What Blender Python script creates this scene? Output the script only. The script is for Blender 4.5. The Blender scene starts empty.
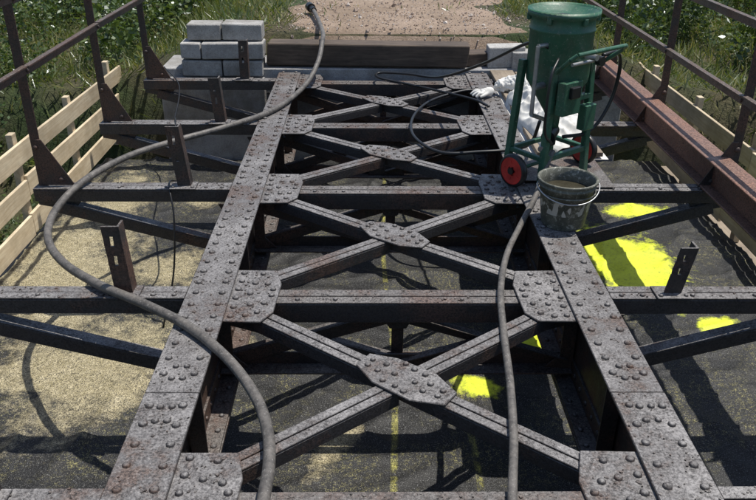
import bpy, math, random
import numpy as np
from mathutils import Vector, Matrix, noise, Euler
random.seed(7); np.random.seed(7)
S=bpy.context.scene

# ------------------------------------------------------------ helpers
def empty(name):
    e=bpy.data.objects.new(name,None); S.collection.objects.link(e); return e

class MB:
    def __init__(s): s.v=[]; s.f=[]; s.smooth=[]
    def add(s,vs,fs,sm=False):
        o=len(s.v); s.v+= [tuple(p) for p in vs]
        s.f+=[tuple(i+o for i in f) for f in fs]; s.smooth+=[sm]*len(fs)
    def obox(s,c,ax,ay,az):
        c=Vector(c); ax=Vector(ax);ay=Vector(ay);az=Vector(az)
        vs=[c+sx*ax+sy*ay+sz*az for sz in(-1,1) for sy in(-1,1) for sx in(-1,1)]
        s.add(vs,[(0,2,3,1),(4,5,7,6),(0,1,5,4),(2,6,7,3),(0,4,6,2),(1,3,7,5)])
    def box(s,x0,x1,y0,y1,z0,z1):
        s.obox(((x0+x1)/2,(y0+y1)/2,(z0+z1)/2),((x1-x0)/2,0,0),(0,(y1-y0)/2,0),(0,0,(z1-z0)/2))
    def bar(s,p0,p1,w,h,ox=0,oz=0,up=(0,0,1)):
        p0=Vector(p0);p1=Vector(p1);d=p1-p0;L=d.length;d=d/L
        side=d.cross(Vector(up)).normalized();u=side.cross(d).normalized()
        c=(p0+p1)/2+side*ox+u*oz
        s.obox(c,side*w/2,d*L/2,u*h/2)
    def prism(s,poly,z0,z1):
        n=len(poly)
        a=sum(poly[i][0]*poly[(i+1)%n][1]-poly[(i+1)%n][0]*poly[i][1] for i in range(n))
        if a<0: poly=poly[::-1]
        vs=[(x,y,z0) for x,y in poly]+[(x,y,z1) for x,y in poly]
        fs=[tuple(range(n-1,-1,-1)),tuple(range(n,2*n))]+[(i,(i+1)%n,n+(i+1)%n,n+i) for i in range(n)]
        s.add(vs,fs)
    def prism_xz(s,poly,y0,y1):
        n=len(poly)
        a=sum(poly[i][0]*poly[(i+1)%n][1]-poly[(i+1)%n][0]*poly[i][1] for i in range(n))
        if a<0: poly=poly[::-1]
        vs=[(x,y0,z) for x,z in poly]+[(x,y1,z) for x,z in poly]
        fs=[tuple(range(n)),tuple(range(2*n-1,n-1,-1))]+[((i+1)%n,i,n+i,n+(i+1)%n) for i in range(n)]
        s.add(vs,fs)
    def rivet(s,p,n=(0,0,1),r=.017,h=.012,seg=8):
        n=Vector(n).normalized(); t=n.orthogonal().normalized(); b=n.cross(t); p=Vector(p)
        vs=[];fs=[]
        r*=random.uniform(.9,1.1)
        rings=[(1,0),(.93,.45),(.6,.85)]
        for rr,hh in rings:
            for i in range(seg):
                a=2*math.pi*i/seg
                vs.append(p+(t*math.cos(a)+b*math.sin(a))*r*rr+n*h*hh)
        vs.append(p+n*h)
        for k in range(2):
            for i in range(seg):
                j=(i+1)%seg
                fs.append((k*seg+i,k*seg+j,(k+1)*seg+j,(k+1)*seg+i))
        for i in range(seg): fs.append((2*seg+i,2*seg+(i+1)%seg,3*seg))
        s.add(vs,fs,True)
    def lathe(s,prof,seg=32,c=(0,0,0),axis='z',sm=True):
        c=Vector(c); vs=[];fs=[]
        for r,z in prof:
            for i in range(seg):
                a=2*math.pi*i/seg
                if axis=='z': q=Vector((r*math.cos(a),r*math.sin(a),z))
                elif axis=='x': q=Vector((z,r*math.cos(a),r*math.sin(a)))
                else: q=Vector((r*math.sin(a),z,r*math.cos(a)))
                vs.append(c+q)
        for k in range(len(prof)-1):
            for i in range(seg):
                j=(i+1)%seg
                fs.append((k*seg+i,k*seg+j,(k+1)*seg+j,(k+1)*seg+i))
        s.add(vs,fs,sm)
    def cyl(s,p0,p1,r,seg=14,r2=None,sm=True):
        p0=Vector(p0);p1=Vector(p1);d=(p1-p0).normalized();t=d.orthogonal().normalized();b=d.cross(t)
        r2=r if r2 is None else r2
        vs=[p0+(t*math.cos(2*math.pi*i/seg)+b*math.sin(2*math.pi*i/seg))*r for i in range(seg)]
        vs+=[p1+(t*math.cos(2*math.pi*i/seg)+b*math.sin(2*math.pi*i/seg))*r2 for i in range(seg)]
        s.add(vs,[(i,(i+1)%seg,seg+(i+1)%seg,seg+i) for i in range(seg)],sm)
        s.add(vs[:seg],[tuple(range(seg-1,-1,-1))]); s.add(vs[seg:],[tuple(range(seg))])
    def obj(s,name,mat,parent=None,bevel=0,segs=1):
        me=bpy.data.meshes.new(name); me.from_pydata(s.v,[],s.f)
        me.polygons.foreach_set('use_smooth',s.smooth); me.update()
        o=bpy.data.objects.new(name,me); S.collection.objects.link(o)
        if mat: me.materials.append(mat)
        if parent: o.parent=parent
        if bevel:
            m=o.modifiers.new('bev','BEVEL'); m.width=bevel; m.segments=segs; m.limit_method='ANGLE'; m.angle_limit=math.radians(50)
        return o

def catmull(P,n=8):
    P=[Vector(p) for p in P]; Q=[P[0]*2-P[1]]+P+[P[-1]*2-P[-2]]; out=[]
    for i in range(1,len(Q)-2):
        for k in range(n):
            t=k/n; a,b,c,d=Q[i-1:i+3]
            out.append(.5*((2*b)+(c-a)*t+(2*a-5*b+4*c-d)*t*t+(3*b-a-3*c+d)*t**3))
    out.append(P[-1]); return out
def tube(name,P,r,mat,parent=None,seg=12,n=8):
    pts=catmull(P,n); mb=MB(); vs=[];fs=[]
    t=(pts[1]-pts[0]).normalized(); nrm=t.orthogonal().normalized()
    for i,p in enumerate(pts):
        t=(pts[min(i+1,len(pts)-1)]-pts[max(i-1,0)]).normalized()
        nrm=(nrm-t*nrm.dot(t)).normalized(); b=t.cross(nrm)
        for k in range(seg):
            a=2*math.pi*k/seg; vs.append(p+(nrm*math.cos(a)+b*math.sin(a))*r)
    for i in range(len(pts)-1):
        for k in range(seg):
            fs.append((i*seg+k,i*seg+(k+1)%seg,(i+1)*seg+(k+1)%seg,(i+1)*seg+k))
    fs.append(tuple(range(seg-1,-1,-1))); fs.append(tuple(range((len(pts)-1)*seg,len(pts)*seg)))
    mb.add(vs,fs,True)
    return mb.obj(name,mat,parent)

# ------------------------------------------------------------ materials
class NT:
    def __init__(s,name):
        s.m=bpy.data.materials.new(name); s.m.use_nodes=True; s.t=s.m.node_tree; s.n=s.t.nodes; s.l=s.t.links
        s.b=s.n['Principled BSDF']; s.tc=s.n.new('ShaderNodeTexCoord'); s.co=s.tc.outputs['Object']
    def noise(s,scale,detail=4,rough=.6,vec=None,dist=0):
        n=s.n.new('ShaderNodeTexNoise'); n.inputs['Scale'].default_value=scale; n.inputs['Detail'].default_value=detail
        n.inputs['Roughness'].default_value=rough; n.inputs['Distortion'].default_value=dist
        s.l.new(vec or s.co,n.inputs['Vector']); return n.outputs['Fac']
    def attr(s,name):
        n=s.n.new('ShaderNodeAttribute'); n.attribute_name=name; return n.outputs['Fac']
    def ramp(s,fac,stops):
        r=s.n.new('ShaderNodeValToRGB'); e=r.color_ramp.elements
        while len(e)<len(stops): e.new(.5)
        for i,(p,c) in enumerate(stops):
            e[i].position=p
            if not hasattr(c,'__len__'): c=(c,c,c)
            e[i].color=(*c,1)
        s.l.new(fac,r.inputs['Fac']); return r.outputs['Color']
    def mix(s,fac,a,b,mode='MIX'):
        m=s.n.new('ShaderNodeMix'); m.data_type='RGBA'; m.blend_type=mode
        for v,i in((fac,0),(a,6),(b,7)):
            if isinstance(v,bpy.types.NodeSocket): s.l.new(v,m.inputs[i])
            elif i==0: m.inputs[0].default_value=v
            else: m.inputs[i].default_value=(*v,1) if hasattr(v,'__len__') else (v,v,v,1)
        return m.outputs[2]
    def math(s,op,a,b=0,c=None,clamp=False):
        m=s.n.new('ShaderNodeMath'); m.operation=op; m.use_clamp=clamp
        for v,i in((a,0),(b,1),(c,2)):
            if v is None: continue
            if isinstance(v,bpy.types.NodeSocket): s.l.new(v,m.inputs[i])
            else: m.inputs[i].default_value=v
        return m.outputs[0]
    def sep(s,vec=None):
        n=s.n.new('ShaderNodeSeparateXYZ'); s.l.new(vec or s.co,n.inputs[0]); return n.outputs
    def set(s,col=None,rough=.6,metal=0,bump=None,bs=.3,bd=.01,spec=None):
        if isinstance(col,bpy.types.NodeSocket): s.l.new(col,s.b.inputs['Base Color'])
        elif col is not None: s.b.inputs['Base Color'].default_value=(*col,1)
        if isinstance(rough,bpy.types.NodeSocket): s.l.new(rough,s.b.inputs['Roughness'])
        else: s.b.inputs['Roughness'].default_value=rough
        s.b.inputs['Metallic'].default_value=metal
        if spec is not None: s.b.inputs['Specular IOR Level'].default_value=spec
        if bump is not None:
            n=s.n.new('ShaderNodeBump'); n.inputs['Strength'].default_value=bs; n.inputs['Distance'].default_value=bd
            s.l.new(bump,n.inputs['Height']); s.l.new(n.outputs[0],s.b.inputs['Normal'])
        return s.m

def steel(name,base=(.045,.04,.04),rust=(.105,.06,.042),rusty=.45,dust=(.275,.262,.258),dustamt=1.):
    t=NT(name)
    big=t.noise(1.9,3,.65); mid=t.noise(11,5,.78)
    comb=t.math('MULTIPLY_ADD',big,.55,t.math('MULTIPLY',mid,.45))
    rm=t.ramp(comb,[(.56-.1*rusty,0),(.64-.07*rusty,1)])
    c=t.mix(rm,base,rust)
    g=t.n.new('ShaderNodeNewGeometry'); nz=t.sep(g.outputs['Normal'])[2]
    top=t.ramp(nz,[(.6,0),(.95,1)])
    # dust lies in drifts on upward faces, thinner where the rust scale stands proud
    dm=t.ramp(comb,[(.40,1),(.50,.6),(.60,.2)])
    dd=t.math('MULTIPLY',top,t.math('MULTIPLY',dm,dustamt))
    c=t.mix(dd,c,dust)
    fine=t.noise(95,4,.92)
    c=t.mix(t.math('MULTIPLY',t.ramp(fine,[(.42,1),(.53,0)]),t.ramp(mid,[(.35,.55),(.6,1)])),c,(.013,.011,.011))
    c=t.mix(t.math('MULTIPLY',t.ramp(fine,[(.58,0),(.69,1)]),t.math('ADD',t.math('MULTIPLY',top,.5),.05)),c,(.52,.50,.48))
    return t.set(c,t.ramp(mid,[(.3,.35),(.7,.75)]),0,t.math('ADD',fine,t.math('MULTIPLY',mid,1.5)),.5,.005,.5)
M_steel=steel('pitted_steel')
M_web=steel('pitted_steel_web',base=(.042,.035,.033),rust=(.11,.06,.042),rusty=1.,dust=(.19,.175,.165))
M_rail=steel('railing_steel',base=(.04,.031,.03),rust=(.105,.052,.036),rusty=1.2,dust=(.15,.12,.10))
M_rust=steel('rusty_beam_steel',base=(.17,.075,.05),rust=(.27,.125,.08),rusty=1.,dust=(.32,.2,.15),dustamt=.5)

def wood(name,a,b,ax=1):
    t=NT(name); mp=t.n.new('ShaderNodeMapping'); sc=[18,18,18]; sc[ax]=1.2; mp.inputs['Scale'].default_value=sc
    t.l.new(t.co,mp.inputs[0])
    g=t.noise(2.5,5,.7,mp.outputs[0],.6); l=t.noise(2.3,4,.7)
    c=t.mix(t.ramp(g,[(.3,0),(.7,1)]),a,b); c=t.mix(t.ramp(l,[(.35,.5),(.6,0)]),c,tuple(x*.5 for x in a))
    pi=t.n.new('ShaderNodeNewGeometry').outputs['Random Per Island']
    c=t.mix(1,c,t.ramp(pi,[(0,.78),(1,1.0)]),'MULTIPLY')
    return t.set(c,.75,0,g,.4,.004)
M_plank=wood('pale_timber',(.56,.43,.27),(.80,.69,.50))
M_sleeper=wood('old_timber',(.05,.035,.027),(.17,.125,.09),0)
M_board=wood('scaffold_board',(.2,.16,.12),(.34,.28,.21))

# tarp: 'sand' and 'yellow' are distance fields stored on the mesh, edges broken up by noise
t=NT('black_tarpaulin')
n1=t.noise(170,2,.85); n2=t.noise(40,4,.8); n3=t.noise(3,4,.65); n5=t.noise(8,5,.8)
c=t.ramp(n1,[(.38,.005),(.54,.016),(.63,.07),(.74,.34)])
c=t.mix(t.ramp(n3,[(.5,0),(.8,.35)]),c,(.075,.08,.09))
mixn=t.math('MULTIPLY_ADD',n3,.5,t.math('MULTIPLY',n5,.5))
nn=t.math('MULTIPLY',t.math('SUBTRACT',mixn,.5),4.2)
sand=t.ramp(t.math('ADD',t.attr('sand'),nn),[(.35,1),(.62,.7),(.95,0)])
spk=t.ramp(n1,[(.42,.05),(.54,1)])
thin=t.math('MULTIPLY',t.ramp(n3,[(.46,0),(.62,.6)]),t.ramp(n2,[(.48,0),(.6,1)]))
c=t.mix(t.math('MULTIPLY',thin,t.ramp(n1,[(.5,0),(.58,1)])),c,(.50,.45,.16))
c=t.mix(t.math('MULTIPLY',t.math('MULTIPLY',sand,spk),.93),c,t.mix(t.ramp(n2,[(.35,0),(.65,1)]),(.33,.28,.15),(.64,.56,.37)))
yn=t.math('MULTIPLY',t.math('SUBTRACT',mixn,.5),3.0)
yel=t.ramp(t.math('ADD',t.attr('yellow'),yn),[(.62,1),(.74,.5),(.95,0)])
c=t.mix(t.math('MULTIPLY',yel,t.ramp(n2,[(.3,.55),(.5,1)])),c,(.70,.78,.05))
line=t.math('MULTIPLY',t.ramp(t.attr('stripe'),[(.3,1),(.7,0)]),t.math('MULTIPLY',t.ramp(n5,[(.42,0),(.6,.8)]),spk))
c=t.mix(line,c,(.62,.58,.12))
M_tarp=t.set(c,t.ramp(n3,[(.3,.4),(.7,.75)]),0,t.math('ADD',n1,t.math('MULTIPLY',n5,2)),.5,.006,.4)

def concrete(name,a=(.30,.30,.31),b=(.42,.41,.40)):
    t=NT(name); n=t.noise(5,5,.7); f=t.noise(90,3,.7)
    c=t.mix(t.ramp(n,[(.3,0),(.7,1)]),a,b); c=t.mix(t.ramp(f,[(.35,.5),(.5,0)]),c,(.16,.155,.15))
    c=t.mix(t.ramp(t.noise(2.3,5,.8),[(.42,0),(.65,.7)]),c,(.15,.135,.11))
    pi=t.n.new('ShaderNodeNewGeometry').outputs['Random Per Island']
    c=t.mix(1,c,t.ramp(pi,[(0,.8),(1,1.05)]),'MULTIPLY')
    return t.set(c,.9,0,f,.7,.008)
M_conc=concrete('weathered_concrete'); M_block=concrete('concrete_block',(.37,.36,.35),(.52,.51,.49))

t=NT('gravel_earth'); a=t.noise(40,4,.85); b=t.noise(1.6,5,.65)
c=t.mix(t.ramp(a,[(.3,0),(.7,1)]),(.27,.19,.135),(.58,.45,.35))
c=t.mix(t.ramp(b,[(.38,.65),(.6,0)]),c,(.25,.18,.12))
M_gravel=t.set(c,.95,0,a,1,.03)
t=NT('stone'); gi=t.n.new('ShaderNodeNewGeometry')
M_stone=t.set(t.ramp(gi.outputs['Random Per Island'],[(0,(.24,.18,.14)),(.7,(.44,.35,.29)),(1,(.62,.57,.52))]),.9)
t=NT('ground_soil'); a=t.noise(20,4,.8); b=t.noise(.8,3,.6)
c=t.mix(t.ramp(b,[(.4,0),(.6,1)]),(.04,.065,.018),(.11,.09,.05)); c=t.mix(t.ramp(a,[(.35,.7),(.6,0)]),c,(.02,.025,.01))
M_ground=t.set(c,.95,0,a,.8,.05)

def leafmat(name,stops,trans=.3):
    t=NT(name); g=t.n.new('ShaderNodeNewGeometry'); r=g.outputs['Random Per Island']
    f=t.math('ADD',t.math('MULTIPLY',r,.5),t.math('MULTIPLY',t.noise(1.3,1),.65))
    c=t.ramp(f,stops); t.n.remove(t.b)
    d=t.n.new('ShaderNodeBsdfDiffuse'); t.l.new(c,d.inputs[0])
    gl=t.n.new('ShaderNodeBsdfGlossy'); gl.inputs['Roughness'].default_value=.35; gl.inputs[0].default_value=(.9,.95,1,1)
    m0=t.n.new('ShaderNodeMixShader'); m0.inputs[0].default_value=.07; t.l.new(d.outputs[0],m0.inputs[1]); t.l.new(gl.outputs[0],m0.inputs[2])
    tr=t.n.new('ShaderNodeBsdfTranslucent'); t.l.new(t.mix(1,c,(1.4,1.4,.6),'MULTIPLY'),tr.inputs[0])
    mx=t.n.new('ShaderNodeMixShader'); mx.inputs[0].default_value=trans
    t.l.new(m0.outputs[0],mx.inputs[1]); t.l.new(tr.outputs[0],mx.inputs[2]); t.l.new(mx.outputs[0],t.n['Material Output'].inputs[0])
    return t.m
M_leaf=leafmat('leaf_green',[(.2,(.025,.045,.014)),(.5,(.06,.10,.03)),(.75,(.12,.165,.055)),(1,(.26,.30,.14))])
M_grass=leafmat('grass_green',[(.2,(.05,.08,.02)),(.5,(.11,.15,.04)),(.75,(.22,.22,.09)),(1,(.46,.40,.24))])

def plain(name,col,rough=.5,metal=0,var=.25,scale=12,bs=.15):
    t=NT(name); n=t.noise(scale,4,.7)
    c=t.mix(t.ramp(n,[(.35,0),(.7,1)]),tuple(x*(1-var) for x in col),tuple(min(1,x*(1+var)) for x in col))
    return t.set(c,rough,metal,n,bs,.003)
t=NT('hose_rubber'); n=t.noise(14,5,.8); f=t.noise(90,2,.8)
c=t.mix(t.ramp(n,[(.35,0),(.65,1)]),(.05,.046,.043),(.16,.145,.13)); c=t.mix(t.ramp(f,[(.6,0),(.7,.5)]),c,(.35,.34,.32))
M_hose=t.set(c,.55,0,n,.3,.003)
M_black=plain('black_rubber',(.015,.015,.016),.4)
t=NT('green_paint'); n=t.noise(7,4,.7); f=t.noise(60,4,.8)
c=t.mix(t.ramp(n,[(.35,0),(.7,1)]),(.022,.085,.05),(.038,.135,.08)); c=t.mix(t.ramp(f,[(.58,0),(.70,.8)]),c,(.28,.29,.25))
c=t.mix(t.ramp(t.noise(3,5,.8),[(.48,0),(.72,.65)]),c,(.12,.13,.095))
M_green=t.set(c,t.ramp(n,[(.3,.32),(.7,.6)]),0,f,.15,.003)
M_red=plain('red_plastic',(.5,.03,.025),.4); M_galv=plain('galvanised',(.4,.41,.42),.4,.7)
M_white=plain('white_fabric',(.66,.65,.62),.9,0,.2,9,.6)
t=NT('bucket_plastic'); n=t.noise(8,5,.8); f=t.noise(30,5,.8,None,1.0)
c=t.mix(t.ramp(n,[(.35,0),(.65,1)]),(.05,.055,.045),(.15,.15,.12)); c=t.mix(t.ramp(f,[(.54,0),(.63,.8)]),c,(.42,.42,.37))
z=t.sep()
band=t.math('MULTIPLY',t.math('GREATER_THAN',z[2],.09),t.math('LESS_THAN',z[2],.175))
mp=t.n.new('ShaderNodeMapping'); mp.inputs['Scale'].default_value=(30,30,16); t.l.new(t.co,mp.inputs[0])
c=t.mix(t.math('MULTIPLY',band,t.ramp(t.noise(1,1,.5,mp.outputs[0]),[(.52,0),(.54,.85)])),c,(.6,.59,.55))
M_bucket=t.set(c,.55,0,n,.2,.003)
M_water=plain('dirty_water',(.05,.045,.03),.08)

# ------------------------------------------------------------ steel bridge
XL,XR=-.751,1.049; P=[.50,1.81,3.135,4.455,5.76,7.06]
Y0,Y1=-.4,7.32
bridge=empty('steel_bridge')
FW=.105
mb=MB(); rv=MB(); wb=MB()
for X in (XL,XR):
    seams=[Y0,2.36,Y1]
    for i in range(2):
        mb.box(X-FW,X+FW,seams[i]+.003,seams[i+1]-.003,-.012,0 if i else .003)
    for sgn in(-1,1):
        wb.box(*sorted((X+sgn*.007,X+sgn*.097)),Y0,Y1,-.024,-.0125)
        wb.box(*sorted((X+sgn*.007,X+sgn*.018)),Y0,Y1,-.12,-.0245)
        wb.box(*sorted((X+sgn*.007,X+sgn*.018)),Y0,Y1,-.49,-.40)
        wb.box(*sorted((X+sgn*.007,X+sgn*.1)),Y0,Y1,-.502,-.4905)
    wb.box(X-.0065,X+.0065,Y0,Y1,-.49,-.0125)
    wb.box(X-FW,X+FW,Y0,Y1,-.516,-.5025)
    y=Y0+.05
    while y<Y1:
        zt=0.003 if y<2.36 else 0
        if abs(y-2.36)>.03:
            for sgn in(-1,1): rv.rivet((X+sgn*.062+random.uniform(-.003,.003),y+random.uniform(-.005,.005),zt))
        for sgn in(-1,1):
            rv.rivet((X+sgn*.018,y+.05,-.075),(sgn,0,0),.014,.01); rv.rivet((X+sgn*.018,y+.05,-.445),(sgn,0,0),.014,.01)
            rv.rivet((X+sgn*.07,y+.02,-.4905),(0,0,1),.014,.01)
        y+=.105
    for yy in (2.27,2.45,2.19,2.53):
        for sgn in(-1,1): rv.rivet((X+sgn*.022,yy,.003 if yy<2.36 else 0),r=.015)
    for p in P:
        for q in(p,p+.646):
            for sgn in(-1,1):
                wb.box(*sorted((X+sgn*.0185,X+sgn*.085)),q-.005,q+.005,-.488,-.026)
                wb.box(*sorted((X+sgn*.0185,X+sgn*.026)),q+.0055,q+.06,-.40,-.122)
                for z in(-.15,-.21,-.27,-.33,-.39): rv.rivet((X+sgn*.026,q+.035,z),(sgn,0,0),.012,.009)
mb.obj('main_girder_flanges',M_steel,bridge,.003)
cs=MB(); dg=MB(); gp=MB()
def channel(b,p0,p1,w,leg,th=.01,z=0):
    b.bar(p0,p1,w/2-.005,th,-w/4-.0,z-th/2); b.bar(p0,p1,w/2-.005,th,w/4,z-th/2-.0015)
    b.bar(p0,p1,th,leg,-w/2+th/2+.002,z-th-leg/2-.0005); b.bar(p0,p1,th,leg,w/2-th/2-.002,z-th-leg/2-.002)
def diag_clip(a,b,ca,cb):
    a=Vector(a);b=Vector(b);d=(b-a).normalized(); return a+d*ca,b-d*cb
CX=.149
for i,p in enumerate(P):
    zt=-.0265
    channel(cs,(XL+.108,p,zt),(XR-.108,p,zt),.125,.10)
    for x in(XL+.42,XL+.6,XR-.6,XR-.42): rv.rivet((x,p-.033,zt),r=.012,h=.009)
    cs.bar((XL+.02,p,-.45),(XR-.02,p,-.45),.09,.01); cs.bar((XL+.02,p+.04,-.41),(XR-.02,p+.04,-.41),.01,.07)
    for a,b in(((XL+.03,p+.012,-.15),(CX,p+.012,-.43)),((XR-.03,p+.012,-.15),(CX,p+.012,-.43)),((XL+.05,p+.026,-.42),(CX,p+.026,-.15)),((XR-.05,p+.026,-.42),(CX,p+.026,-.15))):
        cs.bar(a,b,.008,.065,up=(0,0,1)); cs.bar(a,b,.045,.008,-.026,.03)
    cs.box(.12,.18,p+.036,p+.044,-.42,-.14)
    cs.prism_xz([(.04,-.36),(.26,-.36),(.30,-.445),(0,-.445)],p-.004,p+.006)
    cs.prism_xz([(.07,-.14),(.23,-.14),(.19,-.21),(.11,-.21)],p-.004,p+.006)
    for X,s in((XL,1),(XR,-1)):
        cs.prism_xz([(X+s*.02,-.30),(X+s*.16,-.44),(X+s*.02,-.446)],p-.004,p+.006)
    for X,s in((XL,1),(XR,-1)):
        e=X+s*.0975
        poly=[(e,p-.24),(X+s*.27,p-.24),(X+s*.325,p-.17),(X+s*.335,p+.10),(X+s*.30,p+.235),(e,p+.235)]
        poly=[(poly[0][0],poly[0][1])]+[(a+random.uniform(-.006,.006),b+random.uniform(-.01,.01)) for a,b in poly[1:-1]]+[poly[-1]]
        gp.prism(poly,-.0245,-.0135)
        z=-.0135
        for (u,v) in [(.135,-.2),(.135,-.12),(.135,-.04),(.135,.04),(.135,.12),(.135,.2),(.20,-.2),(.25,-.17),(.205,-.1),(.27,-.09),(.205,.1),(.27,.09),(.235,.19),(.295,-.02),(.30,.04),(.19,.0)]:
            rv.rivet((X+s*u+random.uniform(-.005,.005),p+v+random.uniform(-.005,.005),z),r=.016)
for i in range(len(P)-1):
    p,q=P[i],P[i+1]; c=Vector((CX,(p+q)/2,0))
    zd=-.0255
    A=Vector((XL+.20,p+.12,zd)); B=Vector((XR-.20,q-.12,zd)); C=Vector((XL+.20,q-.12,zd)); D=Vector((XR-.20,p+.12,zd))
    channel(dg,C,D,.088,.06)
    a1,a2=diag_clip(A,B,0,(B-A).length/2+.06); channel(dg,a1,a2,.088,.06)
    a1,a2=diag_clip(A,B,(B-A).length/2+.06,0); channel(dg,a1,a2,.088,.06)
    d=(D-C).normalized(); d.z=0; n=Vector((-d.y,d.x,0))
    pts=[c-d*.215+n*.045,c-d*.10+n*.10,c+d*.09+n*.105,c+d*.215+n*.045,c+d*.215-n*.045,c+d*.10-n*.105,c-d*.09-n*.10,c-d*.215-n*.045]
    gp.prism([(v.x+random.uniform(-.006,.006),v.y+random.uniform(-.006,.006)) for v in pts],-.0245,-.0135)
    for (u,v) in [(-.17,.02),(-.17,-.02),(-.11,.03),(-.11,-.03),(-.05,.0),(.05,0),(.11,.03),(.11,-.03),(.17,.02),(.17,-.02),(0,.07),(.0,-.07),(-.05,.075),(.05,-.075),(.06,.07),(-.06,-.07)]:
        w=c+d*(u+random.uniform(-.004,.004))+n*(v+random.uniform(-.004,.004)); rv.rivet((w.x,w.y,-.0135),r=.014,h=.011)
wb.obj('main_girder_webs',M_web,bridge); cs.obj('cross_frames',M_web,bridge,.002)
dg.obj('diagonal_bracing',M_steel,bridge,.002); gp.obj('gusset_plates',M_steel,bridge,.003)
cb=MB(); sp=MB()
EL,ER=-2.08,2.32
for p in P:
    for X,s,E in((XL,-1,EL),(XR,1,ER)):
        a=(X+s*.108,p,-.004); b=(E,p,-.004)
        channel(cb,a,b,.12,.075)
        p0=Vector((E-s*.12,p+.0,-.10)); p1=Vector((X+s*.03,p+.0,-.43))
        cb.bar(p0,p1,.075,.009); cb.bar(p0,p1,.009,.07,-.032*s,-.04)
        cb.prism_xz([(X+s*.02,-.12),(X+s*.20,-.12),(X+s*.12,-.28),(X+s*.02,-.45)],p-.016,p-.007)
        cb.prism_xz([(E,-.09),(E-s*.28,-.09),(E-s*.22,-.17),(E,-.13)],p-.016,p-.007)
        for u in(.16,.26,.5,.8,1.05): rv.rivet((X+s*u,p-.03,-.004),r=.013,h=.01)
        if s==1 and 4<p<7.1: continue
        h={-1:.36,1:.28}[s]+random.uniform(-.04,.04); xs=X+s*.40; ln=random.uniform(-.05,.01)*-s
        if p<2 and s<0: xs-=.08
        ax=.036; nseg=7; dz=h/nseg
        for q in range(nseg):
            z0,z1=q*dz,(q+1)*dz; cx0=xs+ln*(z0+z1)/2/h
            if q in(3,5):
                sp.obox((cx0-.0225,p-.02,(z0+z1)/2),(.0135,0,0),(0,.005,0),(0,0,dz/2))
                sp.obox((cx0+.0225,p-.02,(z0+z1)/2),(.0135,0,0),(0,.005,0),(0,0,dz/2))
            else: sp.obox((cx0,p-.02,(z0+z1)/2),(ax,0,0),(0,.005,0),(ln/nseg/2,0,dz/2))
        sp.obox((xs+ln/2+.041,p+.012,h/2),(.005,0,0),(0,.036,0),(ln/2,0,h/2))
        cb.box(xs-.08,xs+.08,p-.075,p+.045,-.0035,.006)
        for dx in(-.06,.06): rv.rivet((xs+dx,p-.05,.006),r=.012,h=.01)
cb.obj('cantilever_brackets',M_steel,bridge,.002); sp.obj('upright_stubs',M_web,bridge)
rv.obj('rivets',M_steel,bridge)
fk=MB()
def flake(x,y,z):
    r=random.uniform(.002,.007)*(1 if random.random()<.93 else 1.6); a0=random.random()*6; k=random.choice((4,5))
    poly=[(x+r*random.uniform(.6,1.2)*math.cos(a0+2*math.pi*i/k),y+r*random.uniform(.6,1.2)*math.sin(a0+2*math.pi*i/k)) for i in range(k)]
    fk.prism(poly,z,z+random.uniform(.002,.005))
for k in range(1800):
    q=random.random()
    if q<.45:
        X=random.choice((XL,XR)); y=random.uniform(1.3,7.2); flake(X+random.uniform(-.1,.1),y,.0035 if y<2.36 else .0005)
    elif q<.65:
        p=random.choice(P[1:]); X,s=random.choice(((XL,1),(XR,-1))); flake(X+s*random.uniform(.11,.29),p+random.uniform(-.2,.2),-.013)
    elif q<.85:
        p=random.choice(P[1:]); X,s,E=random.choice(((XL,-1,1.2),(XR,1,1.0))); flake(X+s*random.uniform(.12,E),p+random.uniform(-.055,.055),-.0045)
    else:
        p=random.choice(P[1:]); flake(random.uniform(XL+.35,XR-.35),p+random.uniform(-.055,.055),-.027)
fk.obj('rust_flakes',M_web)

# ------------------------------------------------------------ railings
def railing(X,s,rails,H,zb):
    e=empty('bridge_railing'); b=MB()
    for p in P:
        jx=random.uniform(-.02,.02); top=H
        b.obox((X+jx/2,p,(zb+top)/2),(.029,0,0),(0,.004,0),(jx/2,0,(top-zb)/2))
        b.obox((X+jx/2+s*.026,p+.03,(zb+top)/2),(.004,0,0),(0,.028,0),(jx/2,0,(top-zb)/2))
        b.prism_xz([(X,.002),(X-s*.2,.002),(X-s*.17,.06),(X-s*.04,.30),(X,.30)],p-.012,p-.005)
        b.rivet((X,p-.012,.25),(0,-1,0)); b.rivet((X-s*.12,p-.012,.04),(0,-1,0))
    b.obj('posts',M_rail,e,.002)
    for k,z in enumerate(rails):
        r=MB()
        for i in range(len(P)-1):
            a=Vector((X-s*.036,P[i],z+random.uniform(-.006,.006))); c=Vector((X-s*.036,P[i+1]-.004,z+random.uniform(-.006,.006)))
            r.bar(a,c,.008,.042); r.bar(a,c,.036,.008,0,.025)
            r.rivet((X-s*.042,P[i],z),(-s,0,0),.012,.01)
        a=Vector((X-s*.036,P[-1],z)); r.bar(a,a+Vector((0,1.6,0)),.008,.042); r.bar(a,a+Vector((0,1.6,0)),.036,.008,0,.025)
        r.obj('rail_%d'%(k+1),M_rail,e)
railing(-2.03,-1,(.72,1.12),1.16,-.08)
railing(2.29,1,(.56,1.0),1.04,-.08)
ib=MB(); x0=2.10; yA,yB=.2,7.2
ib.box(x0,x0+.15,yA,yB,.004,.017); ib.box(x0,x0+.15,yA,yB,.19,.203); ib.box(x0+.07,x0+.08,yA,yB,.0175,.1895)
ib.obj('steel_i_beam',M_rust,None,.003)
tube('electric_cable',[(-1.95,7.3,.05),(-1.7,6.8,.0),(-1.62,6.2,-.12),(-1.5,5.76,.006),(-1.42,5.3,-.2),(-1.30,4.9,-.15),(-1.25,4.47,.008),(-1.2,4.3,-.15),(-1.22,4.2,-.5),(-1.3,4.1,-.83)],.006,M_black)

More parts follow.
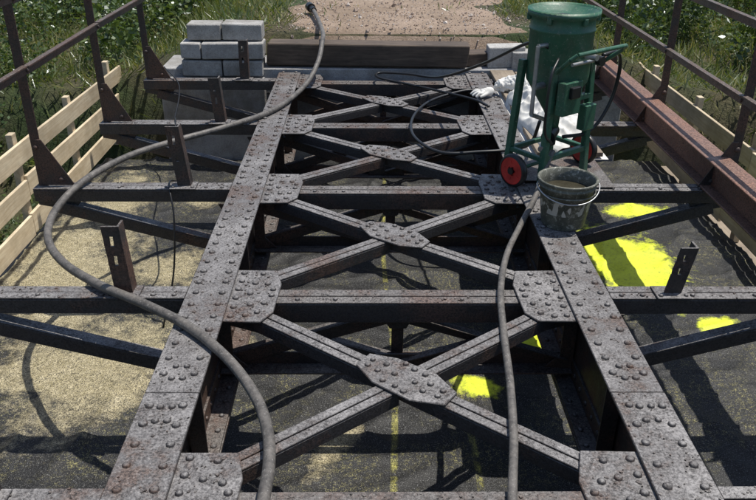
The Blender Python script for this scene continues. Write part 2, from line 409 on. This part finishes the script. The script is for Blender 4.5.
# ------------------------------------------------------------ wooden fences
def fence(X,s,ys,ye):
    e=empty('wooden_fence'); b=MB(); q=MB()
    for z0,z1 in((-.82,-.65),(-.54,-.38),(-.27,-.11)):
        y=ys-random.uniform(0,.4)
        while y<ye:
            L=min(2.6,ye-y+random.uniform(-.05,.15))
            a=Vector((X-s*.0,y,(z0+z1)/2+random.uniform(-.02,.02))); c=Vector((X,y+L-.006,(z0+z1)/2+random.uniform(-.02,.02)))
            b.bar(a,c,.026,z1-z0+random.uniform(-.01,.01)); y+=max(L,.3)
    y=ys+.3
    while y<ye:
        q.box(*sorted((X+s*.016,X+s*.066)),y-.035,y+.035,-.9,-.02+random.uniform(-.06,.04)); y+=1.15
    b.obj('planks',M_plank,e,.003); q.obj('posts',M_plank,e,.003)
fence(-2.64,-1,.6,8.1); fence(2.94,1,.6,8.1)

# ------------------------------------------------------------ floor / tarp
def grid(name,xs,ys,fz,mat,smooth=True,parent=None):
    nx,ny=len(xs),len(ys)
    vs=[(x,y,fz(x,y)) for y in ys for x in xs]
    fs=[(j*nx+i,j*nx+i+1,(j+1)*nx+i+1,(j+1)*nx+i) for j in range(ny-1) for i in range(nx-1)]
    m=MB(); m.add(vs,fs,smooth); return m.obj(name,mat,parent)
def wr(x,y):
    v=Vector((x*1.1,y*1.4,0)); a=noise.noise(v); r=1-abs(noise.noise(Vector((x*1.9+3,y*1.1,2.))))*2
    r2=1-abs(noise.noise(Vector((x*2.2,y*4.1+8,5.))))*2
    return -.862+.02*a+.024*max(0,r)**6+.02*max(0,r2)**6+.004*noise.noise(Vector((x*9,y*9,1)))
tp=grid('tarpaulin',np.linspace(-2.62,2.92,240),np.linspace(.3,7.22,300),wr,M_tarp)
co_=np.empty(len(tp.data.vertices)*3,np.float32); tp.data.vertices.foreach_get('co',co_); co_=co_.reshape(-1,3)
def field(bl):
    out=np.full(len(co_),9.)
    for cx,cy,rx,ry,rot in bl:
        ca,sa=math.cos(rot),math.sin(rot); dx=co_[:,0]-cx; dy=co_[:,1]-cy
        out=np.minimum(out,np.sqrt(((dx*ca+dy*sa)/rx)**2+((dy*ca-dx*sa)/ry)**2))
    return out
def setattr_(name,val):
    a=tp.data.attributes.new(name,'FLOAT','POINT'); a.data.foreach_set('value',val.astype(np.float32))
setattr_('sand',field([(-1.6,3.75,.8,.7,.3),(-2.15,4.9,.6,1.4,.25),(-1.4,4.9,.4,.35,0),(-2.2,6.3,.4,.8,0),(-1.5,6.2,.3,.2,0),(-.15,3.1,.10,.4,-.3)]))
setattr_('yellow',field([(1.95,5.05,.44,.66,.35),(2.3,4.15,.17,.11,0),(1.0,3.95,.14,.15,0),(.62,3.5,.17,.12,0),(2.3,5.95,.3,.2,0),(1.62,5.7,.2,.12,0)]))
lnx=np.abs(co_[:,0]-.14-.02*np.sin(co_[:,1]*2.1))/.03
lnx2=np.abs(co_[:,0]-.52-.03*np.sin(co_[:,1]*2.7))/.03; lnx2=np.where(co_[:,1]<3.7,lnx2,9)
setattr_('stripe',np.minimum(lnx,lnx2))
b=MB()
x=-2.7
while x<2.95: b.box(x,x+.235,.3,7.2,-.95,-.905); x+=.24
b.obj('scaffold_deck',M_board,None)

# ------------------------------------------------------------ abutment, block wall, sleeper
ab=empty('bridge_abutment'); b=MB()
b.box(-2.0,2.5,7.34,7.9,-2.6,.03); b.obj('seat_wall',M_conc,ab,.01)
b=MB(); b.box(-2.0,-.99,7.26,7.335,-2.6,-.05); b.box(1.3,2.5,7.26,7.335,-2.6,-.05); b.obj('breast_wall',M_conc,ab,.01)
b=MB()
bw=.39
for r,z in enumerate((-.04,.125,.285)):
    xl=(-1.78,-1.78,-1.72)[r]; dy=(0,.012,.10)[r]; x=xl-(0,.19,.06)[r]
    while x<-1.0:
        a0=max(x,xl); w=min(x+bw,-.985)
        if w-a0>.07:
            j=random.uniform(-.012,.012); tl=random.uniform(-.006,.006)
            cx=(a0+w)/2; b.obox((cx,7.385+dy+j,z+.08),((w-a0)/2-.006,tl,tl*.5),(0,.115,0),(0,0,.076+random.uniform(-.004,.001)))
        x+=bw
b.obj('concrete_block_wall',M_block,None,.012,2)
b=MB()
b.obox((1.75,7.45,.1),(.35,0,0),(0,.1,0),(0,0,.09)); b.obox((1.35,7.5,.13),(.18,.02,0),(0,.1,0),(0,0,.1)); b.obj('concrete_block_wall',M_block,None,.01,2)
b=MB(); b.obox((-.0,7.46,.155),(.97,-.04,0),(.003,.11,0),(.01,0,.105))
o=b.obj('timber_sleeper',M_sleeper,None,.014,2)
b=MB(); b.obox((1.1,7.55,.10),(.22,.05,0),(-.02,.1,0),(0,0,.06)); b.obj('timber_sleeper',M_sleeper,None,.01,2)

# ------------------------------------------------------------ ground
def sm(a,b,x):
    t=min(1,max(0,(x-a)/(b-a))); return t*t*(3-2*t)
def gz(x,y):
    far=sm(7.4,8.0,y)
    pathz=.26+.008*(y-8)
    side=sm(1.5,3.4,abs(x-.35))
    up=pathz*(1-side)+(-.35)*side
    dn=-2.4+1.3*sm(2.6,4.5,abs(x-.15))
    if y<7.6 and abs(x)<2.7: far=sm(7.5,7.8,y)
    z=dn*(1-far)+up*far
    z+=.5*sm(6,25,abs(x))+.06*noise.noise(Vector((x*.8,y*.8,0)))*side
    return z
xs=np.concatenate([-np.geomspace(400,8,14),np.linspace(-7.6,7.6,100),np.geomspace(8,400,14)])
ys=np.concatenate([-np.geomspace(400,6,12),np.linspace(-5,24,180),np.geomspace(24.5,600,16)])
grid('ground',xs,ys,gz,M_ground)
grid('gravel_path',np.linspace(-1.0,1.75,60),np.linspace(7.62,40,300),lambda x,y:gz(x,y)+.012+.012*noise.noise(Vector((x*4,y*4,0)))-.07*sm(1.0,1.36,abs(x-.36)+.45*noise.noise(Vector((x*2,y*2,3)))),M_gravel)
def stones(n):
    m=MB()
    for k in range(n):
        y=7.7+abs(random.gauss(0,3.5)); x=random.uniform(-.95,1.75); r=random.uniform(.004,.014)*(1 if random.random()<.96 else 2.5)
        c=Vector((x,y,gz(x,y)+.014+r*.3))
        base=[(1,0,0),(0,1,0),(-1,0,0),(0,-1,0),(0,0,.8),(0,0,-.8)]
        R=Euler((random.random()*6,random.random()*6,random.random()*6)).to_matrix()
        vs=[c+R@(Vector(v)*r*random.uniform(.6,1.3)) for v in base]
        m.add(vs,[(0,1,4),(1,2,4),(2,3,4),(3,0,4),(1,0,5),(2,1,5),(3,2,5),(0,3,5)],False)
    m.obj('gravel_stones',M_stone)
stones(4500)

# ------------------------------------------------------------ vegetation
def leaves_mesh(name,C,Lh,W,mat,updir=.0):
    n=len(C); d=np.random.normal(size=(n,3)); d[:,2]=d[:,2]*.6+updir; d/=np.linalg.norm(d,axis=1)[:,None]
    a=np.random.normal(size=(n,3)); a-= (a*d).sum(1)[:,None]*d; a/=np.linalg.norm(a,axis=1)[:,None]
    Lh=Lh[:,None]; W=W[:,None]
    nrm=np.cross(d,a)
    V=np.stack([C,C+d*Lh*.5+a*W+nrm*W*.25,C+d*Lh,C+d*Lh*.5-a*W+nrm*W*.25],1).reshape(-1,3)
    me=bpy.data.meshes.new(name); me.vertices.add(n*4); me.vertices.foreach_set('co',V.astype(np.float32).ravel())
    me.loops.add(n*4); me.loops.foreach_set('vertex_index',np.arange(n*4,dtype=np.int32))
    me.polygons.add(n); me.polygons.foreach_set('loop_start',np.arange(0,n*4,4,dtype=np.int32))
    try: me.polygons.foreach_set('loop_total',np.full(n,4,dtype=np.int32))
    except Exception: pass
    me.update(calc_edges=True); me.materials.append(mat)
    o=bpy.data.objects.new(name,me); S.collection.objects.link(o); return o
def shrubs(side,n_cl):
    C=[];L=[];W=[]
    for k in range(n_cl):
        tall=k%3==0
        y=random.uniform(2.,18) if random.random()<.85 else random.uniform(8,26)
        x=side*(random.uniform(3.5,8) if y<8 else random.uniform(2.7,9.5)); x+= .15
        r=random.uniform(.3,.7)*(1 if abs(x)<5 else 1.3); h=r*random.uniform(.8,1.5)
        if tall: h=random.uniform(.8,1.3)
        z=gz(x,y)+h*.45
        n=int(850*r/.5*(1.4 if tall else 1)); u=np.random.normal(size=(n,3)); u/=np.linalg.norm(u,axis=1)[:,None]
        rad=np.random.uniform(.35,1,(n,1))**.5*(1+.25*np.sin(u[:,:1]*7+k)+.25*np.sin(u[:,1:2]*9+k*2)+.15*np.sin(u[:,2:]*13+k))
        C.append(np.array([x,y,z])+u*rad*np.array([r,r,h])); s=random.uniform(.45,1.3)
        L.append(np.random.uniform(.05,.12,n)*s); W.append(np.random.uniform(.012,.028,n)*s)
    leaves_mesh('shrubbery',np.concatenate(C),np.concatenate(L),np.concatenate(W),M_leaf,.25)
shrubs(-1,150); shrubs(1,130)
def grass():
    C=[]
    for k in range(75000):
        y=random.uniform(7.6,22) if random.random()<.7 else random.uniform(1,12)
        x=random.uniform(-7,7.5)
        e=.12*noise.noise(Vector((y*1.5,x,0)))*3
        if y>7.6 and -.92+e<x<1.72+e:
            if random.random()>.01+.5*max(0,noise.noise(Vector((x*1.5,y*1.2,7)))-.2): continue
        if y<7.75 and -3.1<x<3.4: continue
        C.append((x,y,gz(x,y)))
    C=np.array(C); n=len(C)
    on=(np.abs(C[:,0]-.4)<1.2)
    leaves_mesh('grass',C,np.random.uniform(.08,.30,n)*np.where(on,.4,1),np.random.uniform(.004,.009,n),M_grass,1.3)
grass()

# ------------------------------------------------------------ hoses
e=empty('hose'); z=.026
tube('hose_body',[(-.60,8.7,.345),(-.52,8.2,.335),(-.44,7.6,.32),(-.43,7.35,.30),(-.458,7.02,.17),(-.557,6.64,.05),(-.754,6.01,z),(-1.05,5.56,.03),(-1.366,5.26,.02),(-1.62,4.92,.025),(-1.77,4.47,.03),(-1.83,4.12,-.01),(-1.77,3.8,-.04),(-1.56,3.45,-.01),(-1.276,3.147,.03),(-1.01,2.96,.035),(-.772,2.785,.026),(-.571,2.56,.02),(-.431,2.337,.01),(-.358,2.135,.01),(-.331,1.957,.012),(-.33,1.786,.012),(-.32,1.6,.012),(-.3,1.2,0),(-.3,.6,.01)],.022,M_hose,e,14)
b=MB(); b.cyl((-.595,8.68,.345),(-.64,8.84,.35),.034); b.cyl((-.63,8.8,.35),(-.66,8.9,.352),.05); b.obj('coupling',M_black,e)
e=empty('hose')
tube('hose_body',[(1.16,4.5,.22),(1.08,4.38,.10),(1.01,4.2,.04),(.85,3.82,.02),(.726,3.507,.0),(.64,3.147,-.006),(.6,2.8,-.015),(.565,2.43,-.004),(.525,2.11,-.01),(.475,1.84,-.004),(.44,1.6,.0),(.4,1.0,.0),(.38,.4,.0)],.0165,M_hose,e)
e=empty('air_hose')
tube('hose_body',[(1.06,4.5,.86),(.98,4.7,.84),(.80,5.33,.56),(.60,6.3,.22),(.38,6.95,.08),(.12,7.12,.05),(.10,6.98,.04),(.35,6.8,.03),(.63,6.6,.02),(.9,6.3,.03),(1.0,6.1,.03)],.011,M_black,e)
e=empty('air_hose')
tube('hose_body',[(1.0,6.62,.02),(.834,6.6,.02),(.532,6.35,.0),(.36,5.85,.01),(.348,5.41,.0),(.52,5.1,-.01),(.80,5.06,.01),(1.03,5.06,.03),(1.12,4.95,.12),(1.14,4.85,.3)],.012,M_black,e)

# ------------------------------------------------------------ sandblasting pot
pot=empty('sandblasting_pot'); pot.location=(1.17,4.66,.012); pot.rotation_euler=(0,0,math.radians(37))
b=MB()
b.lathe([(.0,.985),(.03,.982),(.12,.995),(.17,1.01),(.2,1.03),(.212,1.034),(.216,1.045),(.216,1.02),(.212,1.008),(.194,1.0),(.192,.98),(.192,.94),(.198,.935),(.198,.925),(.192,.92),(.192,.66),(.188,.62),(.165,.585),(.06,.42),(.05,.40),(.045,.30),(.0,.30)],40)
b.obj('tank',M_green,pot)
b=MB(); b.lathe([(.055,.984),(.055,1.0),(.05,1.005),(.0,1.01)],20); b.obj('filling_plug',M_black,pot)
b=MB()
for lx,ly in((-.18,.14),(.18,.14),(-.18,-.12),(.18,-.12)):
    b.bar((lx*1.15,ly*1.15,0),(lx*.95,ly*.95,.74),.042,.042,up=(0,1,0))
b.bar((-.2,-.13,.17),(.2,-.13,.17),.035,.035); b.bar((-.2,.15,.17),(.2,.15,.17),.03,.03)
b.bar((-.2,-.12,.17),(-.2,.14,.17),.03,.03); b.bar((.2,-.12,.17),(.2,.14,.17),.03,.03)
b.bar((-.18,-.125,.52),(.18,-.125,.52),.035,.035)
b.cyl((-.33,-.02,.1),(.33,-.02,.1),.012)
b.obox((-.10,-.19,.56),(.08,0,0),(0,.03,0),(0,0,.10)); b.obox((.12,-.17,.40),(.05,0,0),(0,.03,0),(0,0,.08))
b.prism_xz([(-.21,0),(-.14,0),(-.16,.2),(-.20,.2)],-.15,-.14)
for a in range(6):
    an=a*math.pi/3+.3; b.obox((.205*math.cos(an),.205*math.sin(an),.995),(.012*math.cos(an),.012*math.sin(an),0),(-.014*math.sin(an),.014*math.cos(an),0),(0,0,.02))
b.obj('frame',M_green,pot,.004)
b=MB(); pts=[(-.2,-.16,.72),(-.24,-.28,.82),(-.22,-.31,.85),(.22,-.31,.85),(.24,-.28,.82),(.2,-.16,.72)]
for i in range(5): b.cyl(pts[i],pts[i+1],.013)
b.obj('push_handle',M_green,pot)
b=MB()
b.cyl((-.26,-.05,.86),(-.26,-.05,.45),.013); b.cyl((-.26,-.05,.86),(-.18,-.05,.86),.013); b.cyl((-.26,-.05,.62),(-.17,-.05,.62),.02)
b.cyl((0,-.2,.80),(0,-.28,.80),.018); b.cyl((-.26,-.05,.45),(-.04,-.02,.36),.013); b.cyl((-.0,0,.3),(-.22,-.12,.24),.02)
b.cyl((-.12,-.2,.76),(.16,-.2,.76),.011); b.cyl((.16,-.2,.76),(.21,-.05,.70),.011)
b.obj('pipework',M_galv,pot)
b=MB(); b.obox((-.1,-.225,.60),(.04,0,0),(0,.02,0),(0,0,.035)); b.cyl((.02,0,.29),(-.08,-.05,.27),.045); b.cyl((.1,-.215,.76),(.1,-.25,.76),.03); b.cyl((0,0,.30),(0,0,.20),.04); b.obj('valves',M_black,pot,.004)
for k,lx in enumerate((-.34,.34)):
    b=MB(); b.lathe([(.03,-.018),(.06,-.014),(.082,-.02),(.088,-.02),(.088,.02),(.082,.02),(.06,.014),(.03,.018)],28,(lx,-.02,.10),'x')
    for q in range(5):
        a=q*2*math.pi/5; b.bar((lx,-.02,.10),(lx,-.02+.075*math.cos(a),.10+.075*math.sin(a)),.02,.034,up=(1,0,0))
    b.obj('wheel_rim_%d'%(k+1),M_red,pot)
    b=MB(); b.lathe([(.088,-.022),(.1,-.02),(.106,-.008),(.106,.008),(.1,.02),(.088,.022)],28,(lx,-.02,.10),'x'); b.obj('tyre_%d'%(k+1),M_black,pot)
    b=MB(); b.cyl((lx-.03,-.02,.10),(lx+.03,-.02,.10),.022); b.obj('hub_%d'%(k+1),M_black,pot)
tube('control_hose',[(.16,-.2,.78),(.30,-.2,.78),(.38,-.18,.66),(.36,-.16,.45),(.22,-.14,.28),(.05,-.06,.25)],.012,M_black,pot)
tube('control_hose_2',[(-.2,-.16,.80),(-.3,-.2,.7),(-.3,-.2,.4),(-.15,-.14,.27)],.008,M_black,pot)
b=MB(); b.box(1.17,1.56,4.42,4.98,.001,.009); b.box(.93,1.169,4.5,4.98,.014,.02) ; b.obj('steel_plate',M_web,None,.001)

# bucket
bk=empty('bucket'); bk.location=(1.11,3.91,.001)
b=MB(); b.lathe([(0,.0),(.118,.0),(.122,.008),(.152,.235),(.158,.235),(.158,.243),(.153,.246),(.155,.262),(.167,.264),(.167,.275),(.160,.278),(.152,.272),(.148,.22),(.135,.11)],40)
b.lathe([(.156,.20),(.161,.20),(.161,.208),(.156,.208)],40); b.obj('pail',M_bucket,bk)
b=MB(); b.lathe([(0,.20),(.145,.20)],32); b.obj('contents',M_water,bk)
tube('bail_handle',[(-.163,0,.25)]+[(-.175*math.cos(a),-.172*math.sin(a)*.98,.25-.07*math.sin(a)) for a in np.linspace(.15,math.pi-.15,9)]+[(.163,0,.25)],.004,M_galv,bk,8,4)

# ------------------------------------------------------------ protective suit (crumpled) with glove
suit=empty('protective_suit')
def skin(name,V,E,R,mat,parent,sub=2,disp=0,ns=.09):
    me=bpy.data.meshes.new(name); me.from_pydata(V,E,[]); o=bpy.data.objects.new(name,me); S.collection.objects.link(o)
    m=o.modifiers.new('skin','SKIN')
    for i,r in enumerate(R): me.skin_vertices[0].data[i].radius=(r,r)
    me.skin_vertices[0].data[0].use_root=True
    m.use_smooth_shade=True
    s=o.modifiers.new('sub','SUBSURF'); s.levels=sub; s.render_levels=sub
    if disp:
        tx=bpy.data.textures.new(name,'CLOUDS'); tx.noise_scale=ns; d=o.modifiers.new('d','DISPLACE'); d.texture=tx; d.strength=disp; d.texture_coords='GLOBAL'
    me.materials.append(mat); o.parent=parent; return o
def heap(x,y):
    u=(x-1.40)/.24; v=(y-5.85)/.95; d=u*u+v*v+.5*noise.noise(Vector((x*4,y*3,4)))
    h=max(0,1-d)**.6
    r=1-abs(noise.noise(Vector((x*7+y*2,y*4,1))))*2.2; r2=1-abs(noise.noise(Vector((x*14,y*9+x*5,6))))*2
    return .036+h*(.10+.07*max(0,r)**2+.03*max(0,r2)**2) - (.05 if h<=0 else 0)
grid('garment',np.linspace(1.12,1.68,90),np.linspace(4.98,6.85,220),heap,M_white,True,suit)
dy=-.17
skin('sleeve',[(1.42,6.66+dy,.12),(1.3,6.72+dy,.11),(1.2,6.73+dy,.09),(1.10,6.70+dy,.07)],[(0,1),(1,2),(2,3)],[.09,.08,.07,.052],M_white,suit,4,.05,.035)
V=[(1.10,6.69,.055),(1.04,6.65,.05),(.985,6.62,.045)];E=[(0,1),(1,2)];R=[.036,.045,.036]
for k,(dx,dyy,L) in enumerate(((-.9,.35,.08),(-.98,.08,.092),(-.95,-.22,.086),(-.82,-.5,.07))):
    bx=.985; by=6.658-.029*k; i=len(V)
    V+=[(bx,by,.05),(bx+dx*L*.5,by+dyy*L*.5,.06),(bx+dx*L*.8,by+dyy*L*.8,.045),(bx+dx*L*1.05,by+dyy*L*1.05,.028)]; E+=[(2,i),(i,i+1),(i+1,i+2),(i+2,i+3)]; R+=[.014,.013,.012,.010]
i=len(V); V+=[(1.03,6.60,.045),(.99,6.555,.04),(.96,6.54,.03)]; E+=[(1,i),(i,i+1),(i+1,i+2)]; R+=[.017,.014,.011]
V=[(a,b_+dy,c_) for a,b_,c_ in V]
skin('glove',V,E,R,M_white,suit,2)
b=MB(); b.box(1.18,1.40,4.99,7.3,.001,.035); b.box(1.41,1.64,4.99,7.25,.001,.034); b.obj('timber_board',M_board,None,.003)

# ------------------------------------------------------------ light & camera
tx,ty=.30,.12    # sun comes from +x (right), slightly ahead
sd=Vector((tx,ty,1)).normalized()
L=bpy.data.lights.new('sun','SUN'); L.energy=5; L.angle=math.radians(.53); L.color=(1,.955,.87)
lo=bpy.data.objects.new('sun',L); S.collection.objects.link(lo); lo.rotation_euler=sd.to_track_quat('Z','Y').to_euler()
w=bpy.data.worlds.new('World'); S.world=w; w.use_nodes=True; n=w.node_tree.nodes
sk=n.new('ShaderNodeTexSky'); sk.sky_type='NISHITA'; sk.sun_disc=False
sk.sun_elevation=math.asin(sd.z); sk.sun_rotation=math.atan2(sd.x,sd.y)
w.node_tree.links.new(sk.outputs[0],n['Background'].inputs[0]); n['Background'].inputs[1].default_value=.125
S.view_settings.view_transform='Standard'; S.view_settings.look='None'; S.view_settings.exposure=0
cam=bpy.data.cameras.new('camera'); cam.sensor_width=36; cam.lens=760/756*36; cam.clip_end=2000; cam.clip_start=.05
co=bpy.data.objects.new('camera',cam); S.collection.objects.link(co)
th=math.atan(390/760)
co.matrix_world=Matrix.Translation((0,0,1.83))@Matrix.Rotation(-.0157,4,'Z')@Matrix.Rotation(math.pi/2-th,4,'X')@Matrix.Rotation(math.radians(.5),4,'Z')
S.camera=co
